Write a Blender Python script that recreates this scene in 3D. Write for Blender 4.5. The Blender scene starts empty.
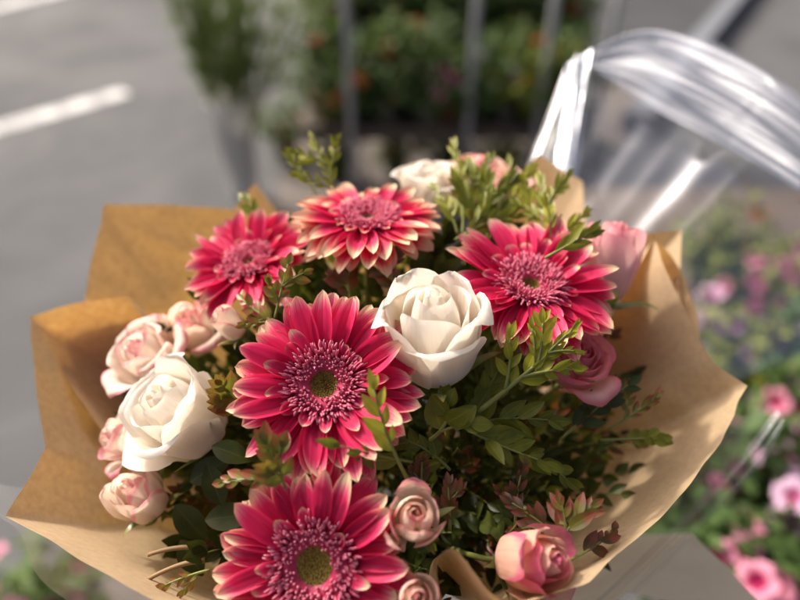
import bpy, math, random
import numpy as np
from mathutils import Vector, Matrix, noise

# ------------------------------------------------------------------ basics
scene = bpy.context.scene
COL = scene.collection
FPX = 628.0
PITCH = math.radians(40)
CAM = Vector((0, 0, 1.45))
RV = Vector((1, 0, 0))
FV = Vector((0, math.cos(PITCH), -math.sin(PITCH)))
UV_ = Vector((0, math.sin(PITCH), math.cos(PITCH)))
rng = random.Random(7)

def at(px, py, d):
    return CAM + RV * ((px - 400) / FPX * d) + UV_ * ((300 - py) / FPX * d) + FV * d

def cdir(x, y, z):
    """direction given as right, up, towards the camera"""
    return (RV * x + UV_ * y - FV * z).normalized()

def gp(px, py, z=0.0):
    v = at(px, py, 1.0) - CAM
    t = (z - CAM.z) / v.z
    return CAM + v * t

AXIS = cdir(0, .57, .82)
BIND = CAM + RV * (-.017) + UV_ * (-.206) + FV * .59
MW = {}

def frame(n, roll=0.0, ref=None):
    n = n.normalized()
    ref = ref or UV_
    x = ref.cross(n)
    if x.length < 1e-4:
        x = RV.copy()
    x.normalize()
    y = n.cross(x)
    m = Matrix((x, y, n)).transposed()
    return m @ Matrix.Rotation(roll, 3, 'Z')

def thing(name, label, cat, loc, normal=None, roll=0.0, group=None):
    o = bpy.data.objects.new(name, None)
    COL.objects.link(o)
    o.empty_display_size = .02
    m = frame(normal, roll) if normal is not None else Matrix.Identity(3)
    M = Matrix.Translation(loc) @ m.to_4x4()
    o.location = M.to_translation()
    o.rotation_euler = M.to_euler()
    M = Matrix.Translation(o.location) @ o.rotation_euler.to_matrix().to_4x4()
    MW[o.name] = M
    o['label'] = label
    o['category'] = cat
    if group:
        o['group'] = group
    return o

def tag(o, label, cat, group=None, kind=None):
    o['label'] = label
    if cat:
        o['category'] = cat
    if group:
        o['group'] = group
    if kind:
        o['kind'] = kind
    return o

class MB:
    def __init__(s):
        s.v = []; s.f = []; s.uv = []; s.n = 0
    def add(s, v, f, uv=None):
        v = np.asarray(v, dtype=float).reshape(-1, 3)
        s.v.append(v)
        s.f.extend([tuple(i + s.n for i in q) for q in f])
        s.uv.append(np.asarray(uv, dtype=float).reshape(-1, 2) if uv is not None else np.zeros((len(v), 2)))
        s.n += len(v)
    def grid(s, P, U=None, V=None, close=False):
        nu, nv = P.shape[0], P.shape[1]
        if U is None:
            U = np.linspace(0, 1, nu)[:, None] * np.ones((1, nv))
            V = np.ones((nu, 1)) * np.linspace(0, 1, nv)[None, :]
        f = []
        for i in range(nu - (0 if close else 1)):
            i2 = (i + 1) % nu
            for j in range(nv - 1):
                f.append((i * nv + j, i2 * nv + j, i2 * nv + j + 1, i * nv + j + 1))
        s.add(P.reshape(-1, 3), f, np.stack([U, V], -1).reshape(-1, 2))
    def tube(s, pts, rad, n=8, caps=True, vscale=None):
        pts = [Vector(p) for p in pts]
        k = len(pts)
        P = np.zeros((n, k, 3))
        t = (pts[1] - pts[0]).normalized()
        x = t.orthogonal().normalized()
        for j in range(k):
            a = pts[max(j - 1, 0)]; b = pts[min(j + 1, k - 1)]
            t = (b - a).normalized()
            x = (x - t * x.dot(t)).normalized()
            y = t.cross(x)
            r = rad[j] if hasattr(rad, '__len__') else rad
            for i in range(n):
                an = 2 * math.pi * i / n
                P[i, j] = pts[j] + (x * math.cos(an) + y * math.sin(an)) * r
        base = s.n
        s.grid(P, close=True)
        if caps:
            s.f.append(tuple(base + i * k for i in range(n))[::-1])
            s.f.append(tuple(base + i * k + k - 1 for i in range(n)))
    def box(s, c, size, rot=None):
        hx, hy, hz = [q / 2 for q in size]
        v = [Vector((x, y, z)) for x in (-hx, hx) for y in (-hy, hy) for z in (-hz, hz)]
        if rot is not None:
            v = [rot @ q for q in v]
        v = [q + Vector(c) for q in v]
        s.add([tuple(q) for q in v], [(0, 1, 3, 2), (4, 6, 7, 5), (0, 4, 5, 1), (2, 3, 7, 6), (0, 2, 6, 4), (1, 5, 7, 3)])
    def lathe(s, prof, n=24, c=(0, 0, 0)):
        P = np.zeros((n, len(prof), 3))
        for i in range(n):
            a = 2 * math.pi * i / n
            for j, (r, z) in enumerate(prof):
                P[i, j] = (c[0] + r * math.cos(a), c[1] + r * math.sin(a), c[2] + z)
        s.grid(P, close=True)
    def build(s, name, mat, parent=None, smooth=True, world=False):
        me = bpy.data.meshes.new(name)
        v = np.concatenate(s.v)
        if world and parent is not None:
            Mi = np.array(MW[parent.name].inverted())
            v = v @ Mi[:3, :3].T + Mi[:3, 3]
        me.from_pydata(v.tolist(), [], s.f)
        uv = np.concatenate(s.uv)
        lay = me.uv_layers.new(name='UVMap')
        li = np.empty(len(me.loops), dtype=np.int32)
        me.loops.foreach_get('vertex_index', li)
        lay.data.foreach_set('uv', uv[li].ravel())
        if smooth:
            me.polygons.foreach_set('use_smooth', [True] * len(me.polygons))
        me.materials.append(mat)
        me.update()
        o = bpy.data.objects.new(name, me)
        COL.objects.link(o)
        if parent is not None:
            o.parent = parent
        return o

# ------------------------------------------------------------------ materials
class NT:
    def __init__(s, name):
        s.m = bpy.data.materials.new(name); s.m.use_nodes = True
        s.t = s.m.node_tree; s.t.nodes.clear()
        s.out = s.t.nodes.new('ShaderNodeOutputMaterial')
    def n(s, typ, **kw):
        o = s.t.nodes.new(typ)
        for k, v in kw.items():
            if k.startswith('i_'):
                o.inputs[int(k[2:])].default_value = v
            elif k.startswith('I_'):
                o.inputs[k[2:].replace('_', ' ')].default_value = v
            else:
                setattr(o, k, v)
        return o
    def l(s, a, b):
        s.t.links.new(a, b)
    def ramp(s, fac, stops, interp='LINEAR'):
        r = s.n('ShaderNodeValToRGB')
        e = r.color_ramp.elements
        r.color_ramp.interpolation = interp
        while len(e) < len(stops):
            e.new(.5)
        for q, (p, c) in zip(e, stops):
            q.position = p
            q.color = (*c, 1) if len(c) == 3 else c
        s.l(fac, r.inputs[0])
        return r.outputs[0]
    def mix(s, fac, a, b, blend='MIX'):
        m = s.n('ShaderNodeMix', data_type='RGBA', blend_type=blend)
        for sock, val in ((m.inputs[0], fac), (m.inputs[6], a), (m.inputs[7], b)):
            if hasattr(val, 'is_output'):
                s.l(val, sock)
            elif isinstance(val, (int, float)):
                sock.default_value = val
            else:
                sock.default_value = (*val, 1)
        return m.outputs[2]
    def math(s, op, a, b=0.0, clamp=False):
        m = s.n('ShaderNodeMath', operation=op, use_clamp=clamp)
        for sock, val in ((m.inputs[0], a), (m.inputs[1], b)):
            if hasattr(val, 'is_output'):
                s.l(val, sock)
            else:
                sock.default_value = val
        return m.outputs[0]
    def noise(s, vec, scale, detail=3, rough=.5, dist=0):
        n = s.n('ShaderNodeTexNoise', I_Scale=scale, I_Detail=detail, I_Roughness=rough, I_Distortion=dist)
        if vec is not None:
            s.l(vec, n.inputs['Vector'])
        return n.outputs[0]
    def mapping(s, vec, scale=(1, 1, 1)):
        m = s.n('ShaderNodeMapping')
        m.inputs['Scale'].default_value = scale
        s.l(vec, m.inputs['Vector'])
        return m.outputs[0]
    def thin(s, col, tcol, fac, rough=.5, spec=.3, bump=None, bstr=.2, bdist=.0005, sheen=0):
        p = s.n('ShaderNodeBsdfPrincipled')
        p.inputs['Roughness'].default_value = rough
        p.inputs['Specular IOR Level'].default_value = spec
        if sheen:
            p.inputs['Sheen Weight'].default_value = sheen
        t = s.n('ShaderNodeBsdfTranslucent')
        for sock, val in ((p.inputs['Base Color'], col), (t.inputs[0], tcol)):
            if hasattr(val, 'is_output'):
                s.l(val, sock)
            else:
                sock.default_value = (*val, 1)
        if bump is not None:
            b = s.n('ShaderNodeBump', I_Strength=bstr, I_Distance=bdist)
            s.l(bump, b.inputs['Height']); s.l(b.outputs[0], p.inputs['Normal'])
        mx = s.n('ShaderNodeMixShader', i_0=fac)
        if hasattr(fac, 'is_output'):
            s.l(fac, mx.inputs[0])
        s.l(p.outputs[0], mx.inputs[1]); s.l(t.outputs[0], mx.inputs[2])
        s.l(mx.outputs[0], s.out.inputs[0])
        return s.m

def uvnode(T):
    c = T.n('ShaderNodeTexCoord')
    sp = T.n('ShaderNodeSeparateXYZ')
    T.l(c.outputs['UV'], sp.inputs[0])
    return c, sp.outputs[0], sp.outputs[1]

def objrand(T):
    return T.n('ShaderNodeObjectInfo').outputs['Random']

def mat_gerbera(name, pale=0.0, warm=0.0):
    T = NT(name)
    c, u, v = uvnode(T)
    au = T.math('ABSOLUTE', T.math('SUBTRACT', u, .5))            # 0 middle .. .5 edge
    streak = T.noise(T.mapping(c.outputs['UV'], (16, 1.6, 1)), 1.0, 3, .6)
    patch = T.noise(c.outputs['Object'], 55, 2)
    rnd = objrand(T)
    k = T.math('ADD', v, T.math('MULTIPLY', T.math('SUBTRACT', streak, .5), .34))
    k = T.math('ADD', k, T.math('MULTIPLY', T.math('POWER', T.math('MULTIPLY', au, 2), 4), .16))
    k = T.math('ADD', k, T.math('MULTIPLY', T.math('SUBTRACT', rnd, .5), .14))
    k = T.math('ADD', k, T.math('MULTIPLY', T.math('SUBTRACT', patch, .5), .2))
    k = T.math('ADD', k, pale)
    col = T.ramp(k, [(0, (.42, .004, .055)), (.35, (.60, .012, .088)), (.74, (.70, .032, .128)),
                     (.85, (.78, .17 + warm * .06, .26 - warm * .08)), (.92, (.84, .46 + warm * .04, .34)), (1.0, (.83, .70, .44))])
    lines = T.math('MULTIPLY', T.noise(T.mapping(c.outputs['UV'], (38, 1.2, 1)), 1, 2), 1)
    col = T.mix(T.math('MULTIPLY', T.math('SUBTRACT', .62, lines, True), .8), col, (.30, .004, .03))
    tcol = T.mix(.5, col, (.92, .04, .16))
    return T.thin(col, tcol, .32, .5, .2, lines, .35, .0006)

def mat_floret():
    T = NT('gerbera_floret')
    c, u, v = uvnode(T)
    col = T.ramp(v, [(0, (.30, .008, .04)), (.5, (.56, .05, .13)), (.8, (.70, .15, .25)), (1, (.78, .30, .38))])
    return T.thin(col, (.8, .1, .2), .2, .4, .3)

def mat_disc():
    T = NT('gerbera_disc')
    c = T.n('ShaderNodeTexCoord')
    n = T.noise(c.outputs['Object'], 700, 2)
    col = T.ramp(n, [(.25, (.12, .06, .02)), (.5, (.24, .17, .03)), (.8, (.40, .32, .07))])
    return T.thin(col, (.3, .2, .05), .1, .6, .2)

def mat_rose(name, base, rim, deep, rim_at=.86, patch=.25, rimw=.10, edge=.1):
    T = NT(name)
    c, u, v = uvnode(T)
    au = T.math('MULTIPLY', T.math('ABSOLUTE', T.math('SUBTRACT', u, .5)), 2)
    n1 = T.noise(c.outputs['Object'], 60, 3, .55, .6)
    veins = T.noise(T.mapping(c.outputs['UV'], (30, 1.5, 1)), 1, 3)
    k = T.math('ADD', v, T.math('MULTIPLY', T.math('POWER', au, 4), edge))
    k = T.math('ADD', k, T.math('MULTIPLY', T.math('SUBTRACT', n1, .5), patch))
    k = T.math('ADD', k, T.math('MULTIPLY', T.math('SUBTRACT', objrand(T), .5), patch * .5))
    col = T.ramp(k, [(0, deep), (.35, base), (rim_at - rimw, base), (rim_at + rimw, rim)])
    col = T.mix(T.math('MULTIPLY', T.math('SUBTRACT', veins, .42, True), .9), col, (base[0] * .86, base[1] * .80, base[2] * .68))
    tcol = T.mix(.35, col, tuple(min(1, q * m) for q, m in zip(base, (1.05, .92, .75))))
    wr = T.noise(T.mapping(c.outputs['UV'], (7, 2.5, 1)), 1, 4, .6, .8)
    bl = T.noise(c.outputs['Object'], 140, 4, .65)
    col = T.mix(T.math('MULTIPLY', T.math('SUBTRACT', bl, .62, True), 1.6), col, (base[0] * .72, base[1] * .55, base[2] * .38))
    hb = T.math('ADD', T.math('MULTIPLY', veins, .35), wr)
    return T.thin(col, tcol, .45, .62, .15, hb, .35, .0016)

def mat_leaf(name, cols, tip=None, tipat=.7, trans=.25, rough=.35, spec=.4):
    T = NT(name)
    c, u, v = uvnode(T)
    au = T.math('ABSOLUTE', T.math('SUBTRACT', u, .5))
    rnd = objrand(T)
    n1 = T.noise(c.outputs['Object'], 90, 2)
    k = T.math('ADD', T.math('MULTIPLY', n1, .9), T.math('MULTIPLY', T.math('SUBTRACT', rnd, .5), .5))
    col = T.ramp(k, [(.2, cols[0]), (.5, cols[1]), (.85, cols[2])])
    if tip:
        kk = T.math('ADD', v, T.math('MULTIPLY', T.math('SUBTRACT', T.noise(c.outputs['Object'], 130, 2), .5), .9))
        f = T.ramp(kk, [(tipat - .2, (0, 0, 0)), (tipat + .15, (1, 1, 1))])
        col = T.mix(f, col, tip)
    mid = T.ramp(au, [(0, (1, 1, 1)), (.05, (0, 0, 0))])
    col = T.mix(T.math('MULTIPLY', mid, .35), col, tuple(min(1, q * 1.8) for q in cols[2]))
    sv = T.math('FRACT', T.math('SUBTRACT', T.math('MULTIPLY', v, 8), T.math('MULTIPLY', au, 7)))
    vl = T.ramp(sv, [(0, (1, 1, 1)), (.16, (0, 0, 0)), (.9, (0, 0, 0)), (1, (1, 1, 1))])
    col = T.mix(T.math('MULTIPLY', vl, .16), col, tuple(min(1, q * 1.6) for q in cols[2]))
    bt = T.math('MULTIPLY', T.math('SUBTRACT', T.math('ADD', v, T.math('MULTIPLY', T.noise(c.outputs['Object'], 60, 3), .8)), 1.32, True), 2.5, True)
    col = T.mix(bt, col, (.17, .09, .02))
    tcol = T.mix(.5, col, (.22, .30, .03))
    return T.thin(col, tcol, trans, rough, spec, n1, .25, .0008)

def mat_plain(name, col, rough=.5, metal=0, spec=.4, nscale=40, var=.15):
    T = NT(name)
    c = T.n('ShaderNodeTexCoord')
    n = T.noise(c.outputs['Object'], nscale, 4, .6)
    cc = T.mix(n, tuple(q * (1 - var) for q in col), tuple(min(1, q * (1 + var)) for q in col))
    p = T.n('ShaderNodeBsdfPrincipled', I_Roughness=rough, I_Metallic=metal)
    p.inputs['Specular IOR Level'].default_value = spec
    T.l(cc, p.inputs['Base Color'])
    T.l(p.outputs[0], T.out.inputs[0])
    return T.m

def mat_kraft():
    T = NT('kraft_paper')
    c = T.n('ShaderNodeTexCoord')
    ob = c.outputs['Object']
    big = T.noise(ob, 9, 3)
    mott = T.noise(ob, 210, 4, .65)
    fib = T.noise(T.mapping(c.outputs['UV'], (420, 60, 1)), 1, 3, .6)
    fine = T.noise(ob, 900, 2)
    col = T.ramp(mott, [(.25, (.56, .415, .26)), (.5, (.60, .455, .29)), (.75, (.63, .485, .32))])
    col = T.mix(T.math('MULTIPLY', fib, .35), col, (.50, .35, .20))
    col = T.mix(T.math('MULTIPLY', big, .25), col, (.60, .43, .25))
    tc = T.ramp(mott, [(.3, (.44, .22, .046)), (.5, (.55, .30, .07)), (.68, (.66, .38, .10))])
    return T.thin(col, tc, .40, .62, .25, fine, .2, .0003)

def mat_film(name, base, rough, fres=.7):
    T = NT(name)
    c = T.n('ShaderNodeTexCoord')
    n = T.noise(T.mapping(c.outputs['UV'], (14, 2.2, 1)), 1, 4, .6, .4)
    b = T.n('ShaderNodeBump', I_Strength=.10, I_Distance=.003)
    T.l(n, b.inputs['Height'])
    g = T.n('ShaderNodeBsdfGlossy', I_Roughness=rough)
    g.inputs['Color'].default_value = (.95, .97, 1, 1)
    T.l(b.outputs[0], g.inputs['Normal'])
    tr = T.n('ShaderNodeBsdfTransparent')
    tr.inputs[0].default_value = (.93, .94, .94, 1)
    lw = T.n('ShaderNodeLayerWeight', I_Blend=.35)
    f = T.math('ADD', T.math('MULTIPLY', lw.outputs['Fresnel'], fres), base, True)
    mx = T.n('ShaderNodeMixShader')
    T.l(f, mx.inputs[0]); T.l(tr.outputs[0], mx.inputs[1]); T.l(g.outputs[0], mx.inputs[2])
    T.l(mx.outputs[0], T.out.inputs[0])
    return T.m

def mat_asphalt(name, c0, c1, c2):
    T = NT(name)
    c = T.n('ShaderNodeTexCoord')
    a = T.noise(c.outputs['Object'], 1.6, 6, .62, .6)
    g = T.noise(c.outputs['Object'], 140, 3, .7)
    k = T.math('ADD', T.math('MULTIPLY', a, .7), T.math('MULTIPLY', g, .3))
    col = T.ramp(k, [(.3, c0), (.5, c1), (.7, c2)])
    p = T.n('ShaderNodeBsdfPrincipled', I_Roughness=.9)
    p.inputs['Specular IOR Level'].default_value = .2
    b = T.n('ShaderNodeBump', I_Strength=.4, I_Distance=.004)
    T.l(g, b.inputs['Height']); T.l(b.outputs[0], p.inputs['Normal'])
    T.l(col, p.inputs['Base Color']); T.l(p.outputs[0], T.out.inputs[0])
    return T.m

M_GER = mat_gerbera('gerbera_petal'); M_GER_PALE = mat_gerbera('pale_edged_gerbera_petal', .10, 1.0); M_GER_DEEP = mat_gerbera('deep_gerbera_petal', -.03, 0); M_FLO = mat_floret(); M_DISC = mat_disc()
M_WHITE = mat_rose('white_rose_petal', (.86, .81, .72), (.87, .84, .78), (.76, .70, .42), .9, .1)
M_CREAM = mat_rose('cream_rose_petal', (.86, .72, .59), (.76, .22, .30), (.70, .66, .40), .95, .36, .08, .08)
M_PALE = mat_rose('pale_pink_rose_petal', (.86, .75, .65), (.72, .24, .32), (.78, .72, .50), 1.0, .34, .08, .07)
M_PALEPINK = mat_rose('blush_rose_petal', (.86, .60, .58), (.80, .34, .42), (.80, .66, .52), .9, .5, .2, .1)
M_PINK = mat_rose('pink_rose_petal', (.92, .56, .52), (.84, .20, .26), (.88, .72, .60), .88, .5, .2, .12)
M_PEACH = mat_rose('peach_rose_petal', (.86, .54, .42), (.76, .14, .28), (.78, .70, .42), .90, .6, .10, .09)
M_SEPAL = mat_leaf('sepal_green', [(.06, .10, .02), (.13, .19, .04), (.22, .28, .08)], (.35, .30, .10), .8)
M_STEM = mat_plain('green_stem', (.19, .21, .045), .5)
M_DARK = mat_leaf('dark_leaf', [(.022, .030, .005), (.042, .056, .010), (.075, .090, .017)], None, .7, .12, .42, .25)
M_MID = mat_leaf('mid_green_leaf', [(.10, .11, .010), (.18, .19, .016), (.27, .27, .035)], None, .7, .28, .40, .28)
M_BRIGHT = mat_leaf('bright_green_leaf', [(.17, .18, .012), (.30, .30, .02), (.42, .40, .05)], (.32, .22, .03), .9, .32, .42, .25)
M_RED = mat_leaf('red_tipped_leaf', [(.09, .10, .012), (.19, .17, .02), (.30, .22, .03)], (.26, .05, .025), .55, .3, .38)
M_RUST = mat_leaf('rust_leaf', [(.06, .03, .010), (.10, .05, .015), (.16, .09, .02)], (.20, .04, .025), .6, .25, .4)
M_DRY = mat_plain('dry_stem', (.23, .14, .06), .6)
M_KRAFT = mat_kraft(); _t = NT('pale_paper'); _c = _t.n('ShaderNodeTexCoord').outputs['Object']
M_PALEPAPER = _t.thin(_t.mix(_t.noise(_c, 200, 3), (.76, .69, .56), (.82, .76, .63)), (.90, .80, .60), .5, .6, .2)
M_FILM = mat_film('clear_film', .06, .12); M_HAZE = mat_film('hazy_film', .15, .16); M_SOFT = mat_film('dull_film', .03, .5, .14); M_FOLD = mat_film('folded_clear_film', .34, .22)

# ------------------------------------------------------------------ gerberas
def stem_to_bind(root, base, radius, name='stem', mat=None, start_dir=None, mid_drop=.06):
    n = start_dir or AXIS
    j = Vector((rng.uniform(-1, 1), rng.uniform(-1, 1), rng.uniform(-1, 1))) * .012
    end = BIND + j
    p0 = base; p1 = base - n * mid_drop; p2 = end + AXIS * .05; p3 = end
    pts = []
    for i in range(13):
        t = i / 12
        a = (1 - t)
        pts.append(p0 * a ** 3 + p1 * 3 * a * a * t + p2 * 3 * a * t * t + p3 * t ** 3)
    pts.append(end - AXIS * .05 + j)
    pts.append(end - AXIS * .11 + j * 2.2)
    mb = MB(); mb.tube(pts, radius, 8)
    return mb.build(name, mat or M_STEM, root, world=True)

def gerbera_petal(th, r0, z0, L, e0, e1, hw, cup, twist, bend, r):
    nu, nv = 9, 15
    P = np.zeros((nu, nv, 3))
    rr, zz = r0, z0
    tip = r.uniform(.06, .20)
    notch = r.uniform(.0, .05)
    side = 0.0
    ph = r.uniform(0, 6.28)
    for j in range(nv):
        v = j / (nv - 1)
        e = e0 + (e1 - e0) * v ** 1.2 + .10 * math.sin(v * 3 + ph) * .6
        if j:
            rr += math.cos(e) * L / (nv - 1); zz += math.sin(e) * L / (nv - 1)
        side = bend * v * v * L
        s = min(v / .5, 1)
        w = .48 + .52 * (s * s * (3 - 2 * s))
        if v > .58:
            q = (v - .58) / .42
            w *= tip + (1 - tip) * max(0, 1 - q ** 2.1) ** .72
        w *= hw
        tw = twist * v
        for i in range(nu):
            u = i / (nu - 1) * 2 - 1
            h = w * (cup * (u * u - .3) - .13 * math.cos(3 * math.pi * u) * (1 - v * .4))
            tang = u * w * math.cos(tw); nrm = h + u * w * math.sin(tw)
            ln = 0
            if j == nv - 1:
                ln = (-notch * L if i % 2 else notch * .5 * L) * .6 - abs(u) * .02 * L
            x = rr + math.cos(e) * ln - math.sin(e) * nrm
            z = zz + math.sin(e) * ln + math.cos(e) * nrm
            y = tang + side
            P[i, j] = (x * math.cos(th) - y * math.sin(th), x * math.sin(th) + y * math.cos(th), z)
    mb = MB(); mb.grid(P)
    return mb

def gerbera(label, px, py, d, normal, R, seed, e_out=.25, e_tip=-.02, roll=0, dangling=None, n1=29, n2=27, n3=13, droop_front=0, ring=1.0, disc=1.0, mat=None, messy=1.0):
    mat = mat or M_GER
    r = random.Random(seed)
    n = cdir(*normal)
    root = thing('gerbera', label, 'gerbera flower', at(px, py, d), n, roll, 'pink gerberas in the bouquet')
    s = R / .05
    g_ = s * ring
    layers = [(n1, .0125, -.0035, 1.00, e_out, e_tip - .06, .0061, 0), (n2, .0125, -.0012, .93, e_out + .12, e_tip + .06, .0056, .5),
              (n3, .0145, .0008, .42, e_out + .40, e_tip + .18, .0036, .3)]
    for li, (cnt, r0, z0, lf, e0, e1, hw, off) in enumerate(layers):
        for k in range(cnt):
            th = 2 * math.pi * (k + off) / cnt + r.gauss(0, .065 * messy)
            L = (R - r0 * s) * lf * r.uniform(.84, 1.06)
            if li == 2:
                L *= r.uniform(.55, 1.25)
            da = r.gauss(0, .10 * messy)
            d_ = droop_front * max(0, -math.sin(th + roll))
            mb = gerbera_petal(th, r0 * s, z0 * s, L, e0 + da - d_ * .5, e1 + da * 1.4 + r.gauss(0, .07) - d_,
                               hw * s * r.uniform(.86, 1.12), r.uniform(.25, .6), r.gauss(0, .22 * messy), r.gauss(0, .09 * messy), r)
            mb.build('petal' if li < 2 else 'inner_petal', mat, root)
    if dangling:
        th, L = dangling
        gerbera_petal(th, .018 * s, -.004, L, -.9, -1.5, .0055 * s, .5, .2, 0, r).build('petal', mat, root)
    # florets
    mb = MB()
    N = int(430 + 130 * (1.15 - disc))
    prof = [(.0080 * g_ * disc, -.0004 * s), (.0100 * g_ * disc, .0016 * s), (.0140 * g_, .0024 * s), (.0185 * g_, .0010 * s)]
    P = np.zeros((30, 4, 3))
    for q in range(30):
        for w_ in range(4):
            P[q, w_] = (prof[w_][0] * math.cos(q * .2094395), prof[w_][0] * math.sin(q * .2094395), prof[w_][1])
    mb.grid(P, np.full((30, 4), .5), np.full((30, 4), .42), close=True)
    for k in range(N):
        f = (k + .5) / N
        rad = g_ * (.0088 * disc + (.0188 - .0088 * disc) * math.sqrt(f))
        th = k * 2.39996 + r.gauss(0, .1)
        lean = -.15 + 1.0 * f + r.gauss(0, .16)
        hgt = s * (.0040 + .0046 * f) * r.uniform(.8, 1.15)
        if r.random() < .04:
            hgt *= 1.6
        cd = Vector((math.cos(th), math.sin(th), 0)); sd = Vector((-math.sin(th), math.cos(th), 0))
        p = cd * rad + Vector((0, 0, -.0005))
        pts = [p]; a = lean * .4
        for q in range(4):
            a += lean * .28
            p = p + (cd * math.sin(a) + Vector((0, 0, math.cos(a))) + sd * r.gauss(0, .12)) * hgt / 4
            pts.append(p)
        k_ = g_ * r.uniform(.85, 1.15)
        mb.tube(pts, [.00034 * k_, .00040 * k_, .00056 * k_, .00074 * k_, .00030 * k_], 6)
    fo = mb.build('floret_ring', M_FLO, root)
    fo['kind'] = 'stuff'
    mb = MB()
    mb.lathe([(0.0108 * g_ * disc, -.003 * s), (.0102 * g_ * disc, -.0002 * s), (.0078 * g_ * disc, -.0008 * s), (.0045 * g_ * disc, -.0022 * s), (.0001, -.003 * s)], 28)
    for k in range(150):
        f = (k + .5) / 150
        rad = g_ * disc * .0100 * math.sqrt(f); th = k * 2.39996
        z = s * (-.0034 + .0028 * f)
        c = Vector((rad * math.cos(th), rad * math.sin(th), z))
        mb.tube([c, c + Vector((r.gauss(0, .0001), r.gauss(0, .0001), .0011 * s)), c + Vector((0, 0, .0019 * s * r.uniform(.7, 1.2)))],
                [.00042 * s, .0005 * s, .00018 * s], 5)
    mb.build('disc', M_DISC, root)
    mb = MB()
    mb.lathe([(.0028 * s, -.016 * s), (.006 * s, -.013 * s), (.011 * s, -.007 * s), (.0138 * s, -.003 * s), (.012 * s, -.0018 * s)], 20)
    mb.build('calyx', M_SEPAL, root)
    stem_to_bind(root, at(px, py, d) - n * .014 * s, .0028, start_dir=n)
    return root

gerbera('large magenta gerbera facing forward at the front edge, under the other open gerbera', 314, 566, .315, (-.16, .16, .97), .0530, 11, .17, .0, .1, ring=.98, disc=1.12, messy=1.1)
gerbera('large open magenta gerbera between the two big white roses', 324, 384, .338, (-.06, .36, .93), .0545, 23, .19, .02, .4, ring=.84, disc=1.0, mat=M_GER_DEEP)
gerbera('pink gerbera tilted up at the back, below the tall leafy sprig tip', 368, 218, .41, (.02, .82, .57), .0515, 37, .05, -.12, .2, dangling=(-1.35, .040), droop_front=.15, ring=.85, disc=.6, mat=M_GER_PALE, n1=32, n2=31, messy=1.3)
gerbera('smaller pink gerbera before the orange paper flap', 249, 262, .415, (-.20, .66, .72), .047, 41, .20, .02, .6, droop_front=.2, ring=.76, disc=.6, n1=26, n2=25, messy=1.5)
gerbera('magenta gerbera with long curled florets beside the pale pink rose and upright green leaves', 531, 284, .385, (.08, .66, .75),   .0565, 59, .26, .0, .9, ring=.78, disc=.7, mat=M_GER_DEEP, messy=1.0, droop_front=.25)

# ------------------------------------------------------------------ roses
def crom(pts, n):
    pts = [np.array(p, float) for p in pts]
    pts = [2 * pts[0] - pts[1]] + pts + [2 * pts[-1] - pts[-2]]
    out = []
    for i in range(1, len(pts) - 2):
        for k in range(n):
            t = k / n
            p0, p1, p2, p3 = pts[i - 1:i + 3]
            out.append(.5 * (2 * p1 + (p2 - p0) * t + (2 * p0 - 5 * p1 + 4 * p2 - p3) * t * t + (3 * p1 - p0 - 3 * p2 + p3) * t ** 3))
    out.append(pts[-2])
    return np.array(out)

def resample(P, n):
    d = np.r_[0, np.cumsum(np.linalg.norm(np.diff(P, axis=0), axis=1))]
    t = np.linspace(0, d[-1], n)
    return np.stack([np.interp(t, d, P[:, k]) for k in range(P.shape[1])], -1)

def rose_petal(th0, prof, phi, R, spiral, edge, point, rnd, ruffle=.03, trunc=.3):
    nu, nv = 19, 24
    C = resample(crom(prof, 8), 120)
    tt = np.linspace(0, 1, 120)
    P = np.zeros((nu, nv, 3)); U = np.zeros((nu, nv)); V = np.zeros((nu, nv))
    ph = rnd.uniform(0, 6.28); ph2 = rnd.uniform(0, 6.28)
    skew = rnd.uniform(-.12, .12)
    for i in range(nu):
        u = i / (nu - 1) * 2 - 1
        skew_ = skew * min(1, trunc * 3)
        T = 1 - trunc * abs(u) ** 3.6 - .03 * u * u + skew_ * u * .5
        T = T / (1 + abs(skew_) * .5)
        T += point * math.exp(-(u / .16) ** 2)
        for j in range(nv):
            v = j / (nv - 1)
            vv = v * T
            vc = min(vv, 1)
            r = np.interp(vc, tt, C[:, 0]); z = np.interp(vc, tt, C[:, 1])
            if vv > 1:
                dr = C[-1] - C[-4]; dr = dr / (np.linalg.norm(dr) + 1e-9)
                r += dr[0] * (vv - 1) * R * 2; z += dr[1] * (vv - 1) * R * 2
            s = math.sin(math.pi / 2 * min(1, .12 + vv / .55)) ** .8
            th = th0 + u * phi * s
            q = max(0, abs(u) - .45) / .55
            r += spiral * u * R * vc
            r += edge * R * q * q * vc * vc
            z -= edge * R * .35 * q * q * vc
            rf = ruffle * R * vc ** 3
            r += rf * (math.sin(u * 5 + ph) + .45 * math.sin(u * 13 + ph2 * 2)); z += rf * (.8 * math.sin(u * 3.3 + ph2) + .4 * math.sin(u * 11 + ph))
            P[i, j] = (r * math.cos(th), r * math.sin(th), z)
            U[i, j] = (u + 1) / 2; V[i, j] = v
    mb = MB(); mb.grid(P, U, V)
    return mb

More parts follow.
